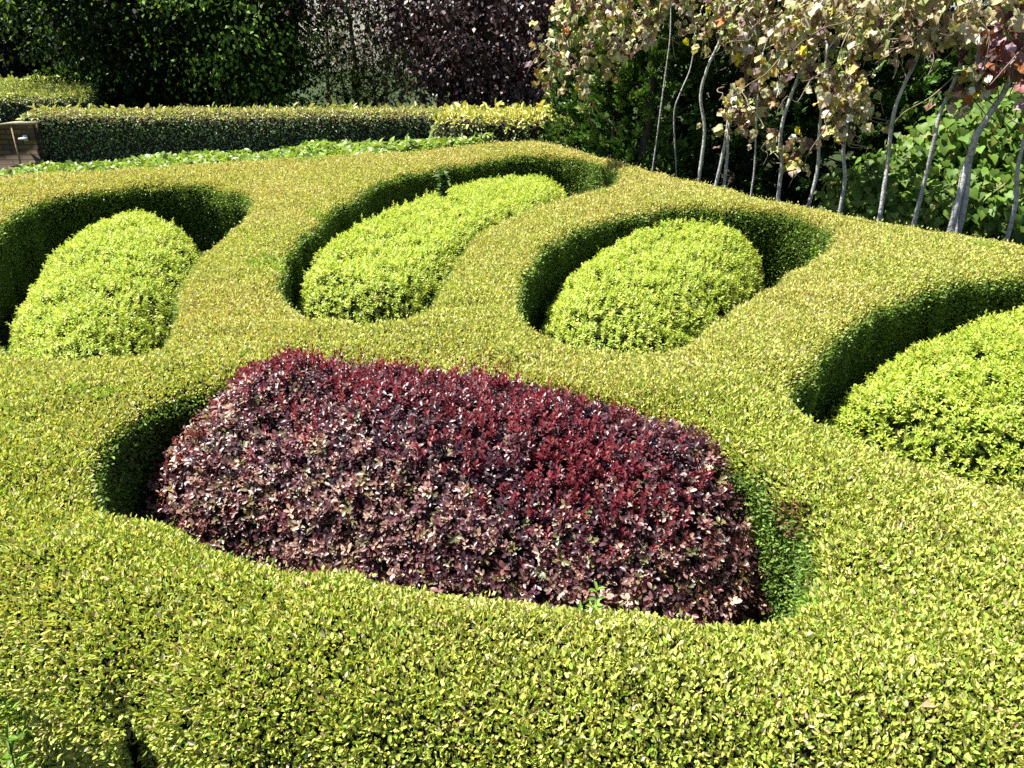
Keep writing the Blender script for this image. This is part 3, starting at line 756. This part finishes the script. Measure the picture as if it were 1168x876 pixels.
# ------------------------------------------------------------------ trees
def broad_tree(name, label, cat, base, H, crown, n_clump, per, leaf, palette, wts, mat, group=None, tmpl=RHOMB, flat=.45, tr=.16, wr=.6, droop=.25, shell=.55, low=.6, inner=2600, sprays=0, spray_arc=(-2.9, -.1), young=((.16, .29, .04), (.21, .34, .06), (.12, .22, .035))):  # young: brighter spray palette that paints leaves as sunlit
    """crown: (cx, cy, cz, rx, ry, rz) relative to base; clumps of leaves filling an uneven ellipsoid, open gaps left between"""
    b = np.array(base, float)
    root = empty(name, base, label, cat, group)
    cx, cy, cz, rx, ry, rz = crown
    cc = b + np.array([cx, cy, cz]); R = np.array([rx, ry, rz])
    tb = Tubes()
    top = b + np.array([cx * .8, cy * .8, H * .8])
    tp = wob(b, top, 7, .06 * H / 8)
    tb.add(tp, np.linspace(tr, tr * .25, len(tp)), 9)
    ends = []
    for k in range(16):
        i = int(len(tp) * (.12 + .8 * k / 16)); a = k * 2.4 + rng.uniform(-.3, .3)
        L = .75 + rng.uniform(-.15, .15)
        hgt = tp[i][2] - b[2]
        q = np.clip(1 - ((hgt - cz) / rz) ** 2, .15, 1) ** .5
        e = np.array([cc[0] + math.cos(a) * rx * q * L, cc[1] + math.sin(a) * ry * q * L, tp[i][2] + rng.uniform(.1, .9)])
        br = wob(tp[i], e, 5, .07); tb.add(br, np.linspace(tr * .32, .012, len(br)), 6); ends.append(br)
        for s in range(3):
            j = int(len(br) * (.4 + .2 * s)); e2 = br[j] + rsph(1)[0] * np.array([1, 1, .5]) * rx * .3
            sb = wob(br[j], e2, 4, .04); tb.add(sb, np.linspace(tr * .12, .006, len(sb)), 5)
    tb.build('trunk', M_bark, root)
    u = rsph(n_clump)
    lowk = rng.random(n_clump) < low                                 # skirts: many low clumps
    zz = (b[2] + rng.uniform(.2, 3.8, n_clump) - cc[2]) / rz
    hz = np.sqrt(np.clip(1 - zz * zz, .12, 1)); hx = unit(u[:, :2])
    u = np.where(lowk[:, None], np.c_[hx * hz[:, None], zz], u)
    rad = rng.uniform(shell ** 3, 1, n_clump) ** (1 / 3)
    lump = .8 + .45 * fbm(u * 2 + b, 1.3, 61)
    K = cc + u * R * (rad * lump)[:, None]
    K = K[K[:, 2] > b[2] + .15]
    ns = int(sprays); fl = np.full(len(K), flat); lit_spray = np.zeros(len(K), bool)
    if ns:                                                     # sprays reaching out of the crown, sunlight put into their leaf colour
        a = rng.uniform(spray_arc[0], spray_arc[1], ns); zz = b[2] + rng.uniform(.4, 4.2, ns)
        q = np.sqrt(np.clip(1 - ((zz - cc[2]) / rz) ** 2, .12, 1)) * rng.uniform(1.05, 1.42, ns)
        K = np.vstack([K, np.c_[cc[0] + np.cos(a) * rx * q, cc[1] + np.sin(a) * ry * q, zz]])
        fl = np.r_[fl, rng.uniform(.2, .6, ns)]; lit_spray = np.r_[lit_spray, np.ones(ns, bool)]
    cs = rng.uniform(.55, 1.15, len(K)) * leaf * 4.2
    ci = np.repeat(np.arange(len(K)), rng.poisson(per, len(K)))
    n = len(ci)
    P = K[ci] + rng.normal(size=(n, 3)) * np.c_[np.ones((n, 2)), fl[ci]] * cs[ci][:, None]
    P[:, 2] = np.maximum(P[:, 2], b[2] + .03)
    ctone = 1 + .22 * (rng.random(len(K)) - .5)
    C = np.clip(pick(palette, n, wts) * ctone[ci][:, None], .002, .9)
    C = np.where(lit_spray[ci][:, None], pick(young, n), C)
    out = unit((P - cc) / R)
    A = unit(out * .7 + rsph(n) * .8 - np.array([0, 0, droop]))
    N2 = unit(np.array([0, 0, 1.]) + rsph(n) * .65 + out * .35)
    L = leaf * rng.uniform(.7, 1.3, n)
    vis = in_frame(P, 200, 220)
    lv = Leaves(); f = rng.random(n) < np.where(vis, 1, .45)
    L = np.where(vis, L, L * 1.5)
    lv.add(leaf_geo(tmpl, P[f], A[f], N2[f], L[f], L[f] * wr, C[f], rng.uniform(0, .3, int(f.sum()))))
    if inner:  # oversized inner leaves, added and darkened to paint the crown's inner shade
        m = inner; a = rng.uniform(0, 6.283, m); z = rng.uniform(.1, 5, m); q = np.sqrt(np.clip(1 - ((z - cz) / rz) ** 2, .1, 1)) * np.sqrt(rng.random(m)) * .68
        Pi = b + np.c_[cx + np.cos(a) * q * rx, cy + np.sin(a) * q * ry, z]
        Li = rng.uniform(2, 3.2, m) * leaf
        lv.add(leaf_geo(FOLD, Pi, rsph(m), rsph(m) + np.array([0, -.6, .3]), Li, Li * .75, pick(palette, m, wts) * .8, None))
    lv.build('crown', mat, root)
    print(name, int(f.sum()))
    return root

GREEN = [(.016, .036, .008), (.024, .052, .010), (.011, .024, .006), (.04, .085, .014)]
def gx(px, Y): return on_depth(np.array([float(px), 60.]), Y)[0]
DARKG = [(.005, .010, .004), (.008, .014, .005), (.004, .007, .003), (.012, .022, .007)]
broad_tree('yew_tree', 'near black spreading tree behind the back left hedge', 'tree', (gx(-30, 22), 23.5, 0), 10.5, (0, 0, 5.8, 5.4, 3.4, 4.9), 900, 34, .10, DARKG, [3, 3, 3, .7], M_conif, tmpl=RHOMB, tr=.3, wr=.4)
broad_tree('leafy_tree', 'dark green tree with bright leaf sprays behind the left half of the long hedge', 'tree', (gx(165, 18), 18.6, 0), 10.5, (-.3, -.5, 6.0, 3.6, 3.0, 4.8), 760, 34, .085, GREEN, [3, 2, 3, .8], M_tree, tr=.2, wr=.72, shell=.55, sprays=22, inner=2600)  # unseen upper crown shaped wide to shade the lower skirts
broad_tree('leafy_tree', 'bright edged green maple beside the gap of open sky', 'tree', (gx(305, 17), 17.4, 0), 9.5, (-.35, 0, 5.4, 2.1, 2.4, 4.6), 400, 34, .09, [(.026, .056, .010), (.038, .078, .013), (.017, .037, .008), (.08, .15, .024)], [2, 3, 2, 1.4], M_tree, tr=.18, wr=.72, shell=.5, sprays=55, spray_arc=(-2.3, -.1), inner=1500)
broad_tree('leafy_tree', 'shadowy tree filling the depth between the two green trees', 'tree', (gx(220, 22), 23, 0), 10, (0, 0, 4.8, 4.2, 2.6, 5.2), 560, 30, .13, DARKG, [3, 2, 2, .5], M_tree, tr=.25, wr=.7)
COP = [(.052, .028, .029), (.078, .040, .037), (.032, .019, .021), (.105, .056, .046), (.08, .056, .034)]
broad_tree('copper_beech', 'dark purple copper beech behind the middle of the hedges', 'tree', (gx(560, 17), 17.2, 0), 10, (0, -.3, 5.4, 3.5, 2.9, 5.0), 900, 36, .08, COP, [3, 3, 2, 1.5, .6], M_beech, tr=.26, wr=.66, shell=.62, droop=.4, sprays=120, young=((.07, .04, .042), (.09, .055, .05), (.055, .03, .034)))
broad_tree('copper_beech', 'looser reddish brown beech leaning into the sky gap', 'tree', (gx(498, 20), 21, 0), 9, (.1, 0, 4.6, 1.6, 1.6, 4.6), 110, 26, .075, [(.06, .035, .03), (.09, .06, .045), (.05, .03, .026), (.09, .085, .05)], None, M_beech, tr=.12, wr=.66, shell=.3, inner=0, low=.5)
GUM = [(.15, .165, .10), (.20, .205, .13), (.10, .12, .07), (.24, .23, .15)]
for i, (px, Y, lab, ncl) in enumerate([(402, 34, 'thin grey green tree with slim trunk standing in the open gap', 130),
                                  (372, 40, 'hazy grey green tree half hidden behind the bright edged maple', 150),
                                  (436, 42, 'pale olive tree behind the loose reddish beech', 150)]):
    broad_tree('gum_tree', lab, 'tree', (gx(px, Y), Y, ground_z(Y) - .05), 12, (0, 0, 6.4, 2.0, 1.8, 4.2), int(ncl * .6), 22, .13, GUM, None, M_tree, 'grey green trees far off in the gap', tr=.11, wr=.4, shell=.15, droop=.6, low=.3, inner=0)
for i, (px, Y, rr, lab) in enumerate([(388, 25, 1.25, 'rounded mid green bush at the foot of the sky gap'), (424, 24, 1.1, 'yellow green low bush beside the copper beech foot')]):
    broad_tree('bush', lab, 'bush', (gx(px, Y), Y, 0), 2.0, (0, 0, .75, rr, rr, .95), 110, 24, .08, [(.06, .10, .025), (.09, .13, .035), (.04, .07, .018)], None, M_tree, None, tr=.04, wr=.6, shell=.3, low=.0, inner=200)

# far-off wood that closes the view
def far_wood():
    lv = Leaves(); n = 42000
    th = rng.uniform(-.95, .95, n); th = th[np.abs(th + .195) > .055]; n = len(th)
    Y = rng.uniform(28, 34, n); X = np.tan(th) * Y
    Hh = 9 + 5 * fbm(np.c_[X, Y] * .15, 1, 71)
    z = Hh * rng.random(n) ** .8
    P = np.c_[X, Y, z]; s = rng.uniform(.25, .55, n)
    C = pick([(.03, .045, .018), (.04, .06, .024), (.02, .032, .014)], n)
    lv.add(leaf_geo(FOLD, P, unit(rsph(n) - np.array([0, 0, .2])), rsph(n) + np.array([0, -.4, .6]), s, s * .7, C))
    tag(lv.build('far_wood', M_tree), 'distant dark wood closing the view behind the garden trees', 'wood', None, 'stuff')
far_wood()

# ------------------------------------------------------------------ conifers behind the vines
def conifer(label, x, Y, H, r, n, pal, wts, seed):
    root = empty('conifer', (x, Y, 0), label, 'conifer', 'dense conifers behind the vines')
    tb = Tubes(); tp = wob((x, Y, 0), (x + .05, Y, H * .92), 6, .015); tb.add(tp, np.linspace(.09, .015, len(tp)), 8)
    for k in range(26):
        z = .25 + (H - .7) * k / 26; a = k * 2.4; rr = r * .8 * max(.15, (1 - (z / H) ** 2.5))
        e = (x + math.cos(a) * rr, Y + math.sin(a) * rr, z + .22); br = wob((x, Y, z), e, 4, .02); tb.add(br, np.linspace(.02, .006, len(br)), 5)
    tb.build('trunk', M_bark, root)
    # feathery sprays gathered into shaggy tufts on the shell of the column
    nt = n // 26
    z = H * rng.random(nt) ** 1.15; a = rng.uniform(0, 6.283, nt)
    prof = np.clip(1 - (z / H) ** 2.6, .03, 1) * (.9 + .1 * np.clip(z / .3, 0, 1))
    lump = .72 + .62 * fbm(np.c_[np.cos(a) * r * 1.5 + x, np.sin(a) * r * 1.5 + Y, z * 1.4], 2.2, seed) + rng.normal(0, .07, nt)
    out = np.c_[np.cos(a), np.sin(a), np.zeros(nt)]
    K = np.array([x, Y, 0]) + out * (r * prof * lump)[:, None] + np.c_[np.zeros((nt, 2)), z]
    axK = unit(out * .9 + np.array([0, 0, .7]) + rsph(nt) * .35); CK = pick(pal, nt, wts)
    ix = rng.integers(0, nt, n)
    tt = rng.random(n)
    P = K[ix] - axK[ix] * (.16 * (1 - tt))[:, None] + rng.normal(size=(n, 3)) * .026
    C = CK[ix] * (1 + rng.normal(0, .12, (n, 1)))
    lv = Leaves()
    A0 = unit(axK[ix] * .9 + rsph(n) * .55)
    N0 = unit(np.array([0, 0, .8]) + rsph(n) * .8)
    for k in (-1, 0, 1):
        B = np.cross(N0, A0)
        A = unit(A0 + B * .55 * k); L = rng.uniform(.045, .085, n) * (1.1 - .2 * abs(k))
        lv.add(leaf_geo(RHOMB, P, A, N0 + rsph(n) * .15, L, L * .36, np.clip(C * (1 + .1 * k), .001, .9)))
    lv.build('foliage', M_conif, root)
    return root
THU = [(.06, .13, .022), (.085, .17, .03), (.038, .085, .016), (.13, .235, .045)]  # greens lightened so the sprays look lit, sunlight put into the colour
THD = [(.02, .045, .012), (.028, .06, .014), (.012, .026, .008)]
for i, (px, Y, H, r, n, pal, lab) in enumerate([
        (676, 10.55, 4.5, .52, 16000, THU, 'leftmost conifer, its straight edge against the variegated hedge'),
        (737, 9.95, 4.4, .68, 22000, THU, 'conifer with bright green sprays, below the thickest vine cluster'),
        (796, 10.3, 4.6, .75, 20000, THU, 'shaded conifer between the bright one and the pair of leaning stems'),
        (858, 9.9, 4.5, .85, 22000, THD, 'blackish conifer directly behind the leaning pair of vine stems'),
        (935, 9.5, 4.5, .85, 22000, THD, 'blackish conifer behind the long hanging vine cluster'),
        (1010, 9.3, 4.5, .80, 20000, THU, 'conifer rising behind the left end of the heart leaved shrub'),
        (1085, 9.1, 4.4, .75, 18000, THU, 'conifer behind the thick forked vine trunk'),
        (1165, 8.9, 4.4, .75, 16000, THU, 'conifer behind the heart leaved shrub at the picture edge')]):
    conifer(lab, on_depth(np.array([float(px), 120.]), Y)[0], Y, H, r, n, pal, None, 100 + i)

# ------------------------------------------------------------------ heart-leaved shrub on the right
def heart_shrub():
    c0 = on_depth(np.array([1110., 215.]), 7.6)
    root = empty('heart_leaved_shrub', (c0[0], 7.5, 0), 'fresh green shrub with large heart shaped leaves behind the right hand vine stems', 'shrub')
    lumps = [(985, 225, 7.5, .42), (1020, 205, 7.5, .45), (1060, 190, 7.5, .50), (1105, 170, 7.5, .55), (1150, 150, 7.5, .55), (1195, 150, 7.4, .6), (1240, 170, 7.2, .6),
             (1030, 250, 7.2, .4), (1090, 235, 7.1, .5), (1150, 230, 7.0, .5), (1200, 240, 6.9, .5), (1120, 140, 7.9, .4)]
    tb = Tubes(); lv = Leaves()
    for (px, py, Y, r) in lumps:
        k = on_depth(np.array([float(px), float(py)]), Y)
        br = wob((c0[0] + (k[0] - c0[0]) * .3, 7.6, .02), k, 5, .05); tb.add(br, np.linspace(.022, .006, len(br)), 6)
        n = int(520 * (r / .45) ** 2)
        u = rsph(n); P = k + u * np.array([r, r * .8, r * .75]) * (rng.uniform(.45, 1.05, n))[:, None]
        P[:, 2] = np.maximum(P[:, 2], .06)
        L = rng.uniform(.05, .11, n)
        A = unit(u * .5 + np.array([0, -.25, -.75]) + rsph(n) * .5)
        N2 = unit(u * .8 + np.array([-.1, -.5, .6]) + rsph(n) * .45)
        C = pick([(.115, .205, .03), (.15, .25, .038), (.075, .14, .022), (.20, .28, .057), (.19, .215, .042)], n, [3, 3, 2, 1, .6], .16)
        lv.add(leaf_geo(HEART, P, A, N2, L, L * .95, C, rng.uniform(0, .5, n)))
    tb.build('branches', M_bark, root); lv.build('foliage', M_heart, root)
heart_shrub()

# ------------------------------------------------------------------ vines: wavy pale stems, canes and a hanging canopy of ageing leaves
VPAL = [(0.391, 0.333, 0.184), (0.322, 0.299, 0.138), (0.506, 0.448, 0.310), (0.172, 0.103, 0.063), (0.230, 0.127, 0.081), (0.115, 0.069, 0.057), (0.437, 0.391, 0.103), (0.253, 0.310, 0.103), (0.620, 0.575, 0.471), (0.172, 0.098, 0.115)]
VW = [3.4, 4, 2.2, 2, .3, 1.3, 2.2, 3.4, 1.2, .1]
PUR = [(.28, .13, .14), (.36, .22, .23), (.18, .06, .06), (.30, .11, .04), (.42, .33, .33), (.14, .045, .05)]
def vine(stems, clusters, label, Y, seed, thick=.019, canes=7, stem_Y=None):
    """stems: polylines in plan depth Y; clusters: (px, py, rx, ry, n, palette)"""
    p0 = on_depth(np.array(stems[0][0], float), Y)
    root = empty('grapevine', (p0[0], p0[1], 0), label, 'vine', 'vines trained on wavy pale stems')
    tb = Tubes()
    for st in stems:
        Ys = stem_Y or Y
        P = on_depth(np.array(st, float), Ys)
        P[:, 1] += rng.normal(0, .02, len(P))
        d = P[0] - P[1]; foot = P[0] + d * (P[0][2] / max(.2, -d[2]) if d[2] < -.05 else 1)
        foot[2] = -.02; foot[0] = P[0][0] + np.clip(foot[0] - P[0][0], -.12, .12); foot[1] = Ys
        P = catmull(np.vstack([foot, P]), 6, False)
        tb.add(P, np.linspace(thick * 1.0, thick * .66, len(P)) * (1 + .05 * rng.normal(size=len(P))), 9)
        for q in range(2 if st[-1][1] < 70 else 0):           # side arms that run into the canopy
            j = len(P) - 1 - int(q); e = P[j] + np.array([rng.choice([-1, 1]) * rng.uniform(.05, .28), rng.normal(0, .08), rng.uniform(.22, .5)])
            ar = wob(P[j], e, 4, .025); tb.add(ar, np.linspace(thick * .5, thick * .18, len(ar)), 6)
    tb.build('stem', M_stake, root)
    lv = Leaves()
    for (px, py, rx, ry, n, pal) in clusters:
        if py < -30: n = int(n * .4)                        # unseen clusters above the frame, thinned to let sun through
        k = on_depth(np.array([float(px), float(py)]), Y); sc_ = Y / F * 1.05
        R = np.array([rx * sc_, .34, ry * sc_])
        n = int(n * 1.0); nb = max(3, n // 11)
        u = rsph(nb); Kb = k + u * R * (rng.uniform(.1, 1.1, nb) ** .6)[:, None]
        P = Kb[rng.integers(0, nb, n)] + rng.normal(size=(n, 3)) * np.array([.06, .06, .09])
        L = rng.uniform(.055, .125, n) * rng.uniform(.7, 1, n)
        A = unit(np.array([0, -.25, -.8]) + rsph(n) * .75); N2 = unit(np.array([-.25, -.75, .55]) + rsph(n) * .75)
        C = pick(pal, n, VW if pal is VPAL else None, .22)
        br = rng.random(n) < .012
        C[br] = pick([(.60, .52, .03), (.45, .16, .03)], int(br.sum()))
        lv.add(leaf_geo(PALM, P, A, N2, L, L * rng.uniform(.7, 1.05, n), C, rng.uniform(-.2, .7, n)))
        for q in range(max(2, int(canes * rx / 40))):
            a = k + rng.uniform(-1, 1, 3) * R * np.array([.8, .5, .6]); b = a + np.array([rng.normal(0, .22), rng.normal(0, .1), -rng.uniform(.05, .45)])
            w_ = wob(a, b, 5, .03); cn = Tubes(); cn.add(w_, np.linspace(.007, .003, len(w_)), 5); cn.build('cane', M_dry, root)
    lv.build('foliage', M_vine, root)

vine([[(699, 150), (702, 95), (707, 70), (704, 30)]], [(660, 20, 48, 34, 170, VPAL), (640, 55, 26, 30, 60, VPAL), (690, 45, 34, 34, 90, VPAL), (668, 100, 12, 26, 34, VPAL), (620, 60, 14, 24, 26, VPAL), (660, -50, 60, 50, 150, VPAL)],
     'vine at the left end, its pale yellowish clusters hanging over the copper beech', 8.9, 1, .012, stem_Y=10.35)
vine([[(771, 182), (769, 130), (776, 105), (788, 78), (794, 40)], [(758, 90), (764, 45), (766, 10)]], [(745, 8, 44, 24, 120, VPAL), (730, 36, 20, 16, 30, VPAL), (800, 12, 40, 26, 110, VPAL), (770, -50, 80, 40, 180, VPAL)],
     'vine with a thin curved stem in front of the bright conifer', 8.5, 2, .010, canes=9, stem_Y=9.1)
vine([[(797, 206), (804, 150), (800, 110), (808, 75), (822, 40), (824, 5)]], [(835, 12, 40, 30, 110, VPAL), (848, 40, 22, 18, 34, VPAL), (830, -50, 50, 40, 110, VPAL)],
     'vine on the single tall wavy stem between two conifers', 8.1, 3, .019)
vine([[(815, 216), (824, 175), (829, 150), (836, 100)], [(824, 218), (829, 180), (830, 150), (838, 95)]], [(858, 55, 26, 26, 60, VPAL), (838, 140, 14, 18, 30, VPAL), (872, 20, 30, 34, 90, VPAL), (868, 100, 16, 30, 46, VPAL)],
     'vine on a leaning pair of stems tied together halfway up', 7.9, 4, .019)
vine([[(857, 222), (861, 190), (864, 120), (870, 60)]], [(842, 118, 20, 26, 40, VPAL), (900, 10, 40, 30, 110, VPAL), (880, -50, 60, 40, 110, VPAL)],
     'vine on the slim dark stem beside the leaning pair', 7.7, 5, .011)
vine([[(888, 228), (893, 185), (890, 160), (895, 130), (908, 95), (918, 65), (920, 20)]], [(900, 60, 32, 26, 80, VPAL), (925, 30, 34, 34, 100, VPAL), (880, 150, 12, 10, 12, VPAL), (910, 182, 14, 22, 30, VPAL)],
     'vine on a wavy stem with dry leaves low at its foot', 7.4, 6)
vine([[(922, 236), (932, 195), (936, 150), (938, 110), (944, 50)]], [(955, 30, 40, 36, 120, VPAL), (950, 80, 24, 24, 60, VPAL), (940, -50, 50, 40, 110, VPAL)],
     'vine on the stem just left of the longest hanging cluster', 7.2, 7, .018)
vine([[(958, 243), (964, 205), (962, 175), (964, 150), (970, 90)]], [(962, 90, 30, 30, 80, VPAL), (968, 125, 30, 28, 75, VPAL), (960, 150, 10, 8, 12, VPAL), (990, 25, 34, 34, 100, VPAL)],
     'vine with the longest hanging cluster of brown and buff leaves', 7.0, 8)
vine([[(1001, 252), (1008, 215), (1016, 180), (1020, 130), (1032, 95), (1050, 60), (1056, 10)]], [(1030, 15, 42, 32, 120, VPAL), (1040, 45, 22, 14, 26, VPAL), (1020, -50, 60, 40, 110, VPAL)],
     'vine on a clean wavy stem in front of the left heart leaves', 6.7, 9, canes=10)
vine([[(1044, 262), (1056, 205), (1064, 160), (1072, 130), (1090, 90), (1102, 50), (1106, 5)]], [(1085, 12, 42, 26, 110, VPAL), (1075, 36, 22, 14, 26, VPAL), (1090, -50, 60, 40, 110, VPAL)],
     'vine on the stem left of the thick forked trunk', 6.5, 10)
vine([[(1080, 271), (1092, 225), (1103, 190), (1108, 172), (1112, 155), (1128, 128), (1145, 103), (1156, 70)], [(1092, 271), (1100, 225), (1107, 180), (1112, 150)]], [(1150, 50, 30, 32, 90, PUR), (1118, 92, 24, 26, 60, VPAL), (1140, 10, 36, 20, 80, VPAL), (1140, -50, 60, 40, 110, VPAL)],
     'vine on a thick forked trunk carrying purple red leaves', 6.3, 11, .030)
vine([[(1146, 279), (1156, 230), (1158, 195), (1166, 155), (1180, 110)]], [(1185, 60, 34, 44, 110, PUR), (1172, 110, 14, 20, 24, VPAL), (1210, 20, 50, 60, 130, VPAL)],
     'vine on the rightmost stem at the picture edge', 6.2, 12)

# ------------------------------------------------------------------ small growth
def sprout(name, label, cat, base, H, nl, leaf, pal, tmpl, wr, mat, lean=.25):
    b = np.array(base, float); root = empty(name, base, label, cat)
    tb = Tubes(); lv = Leaves()
    for k in range(3):
        e = b + np.array([rng.normal(0, lean * H * .5), rng.normal(0, lean * H * .5), H * rng.uniform(.75, 1)])
        st = wob(b + rng.normal(0, .006, 3) * np.array([1, 1, 0]), e, 4, .004); tb.add(st, np.linspace(.0028, .0015, len(st)), 5)
        whorls(st[len(st) // 3:][:: max(1, len(st) // 6)], np.tile(unit(e - b), (len(st[len(st) // 3:][:: max(1, len(st) // 6)]), 1)), nl, np.full(len(st[len(st) // 3:][:: max(1, len(st) // 6)]), .01), .9,
               np.full(len(st[len(st) // 3:][:: max(1, len(st) // 6)]), leaf), wr, pick(pal, len(st[len(st) // 3:][:: max(1, len(st) // 6)])), tmpl, lv)
    tb.build('stem', M_twig, root); lv.build('leaves', mat, root)
sp = on_plane(np.array([508., 226.]), .5)
sprout('seedling', 'small dark green seedling standing at the back edge of the narrow lime mound', 'seedling', (sp[0], sp[1], .42), .30, 4, .09, [(.06, .12, .03), (.08, .14, .04)], HEART, .6, M_hedge)
sp = on_plane(np.array([672., 697.]), .6)
sprout('weed', 'tiny bright green weed sprouting between the barberry and the near rim', 'weed', (sp[0], sp[1] + .01, .50), .14, 3, .028, [(.18, .34, .06), (.22, .38, .08)], FOLD, .4, M_lime)
sp = on_plane(np.array([15., 885.]), .25)
sprout('weed', 'narrow leaved weed at the foot of the hedge in the bottom left corner', 'weed', (sp[0], sp[1], .0), .33, 5, .055, [(.14, .24, .05), (.2, .3, .08)], FOLD, .22, M_lime)

def fallen_leaf():
    p = on_plane(np.array([1048., 806.]), TOP + .062)
    lv = Leaves(); lv.add(leaf_geo(OVAL, p[None], np.array([[1., .25, .06]]), np.array([[-.1, -.3, 1.]]), np.array([.045]), np.array([.018]), np.array([[.42, .30, .17]]), np.array([.25])))
    tag(lv.build('fallen_leaf', M_vine), 'single dry tan leaf lying on the near hedge top', 'leaf')
fallen_leaf()
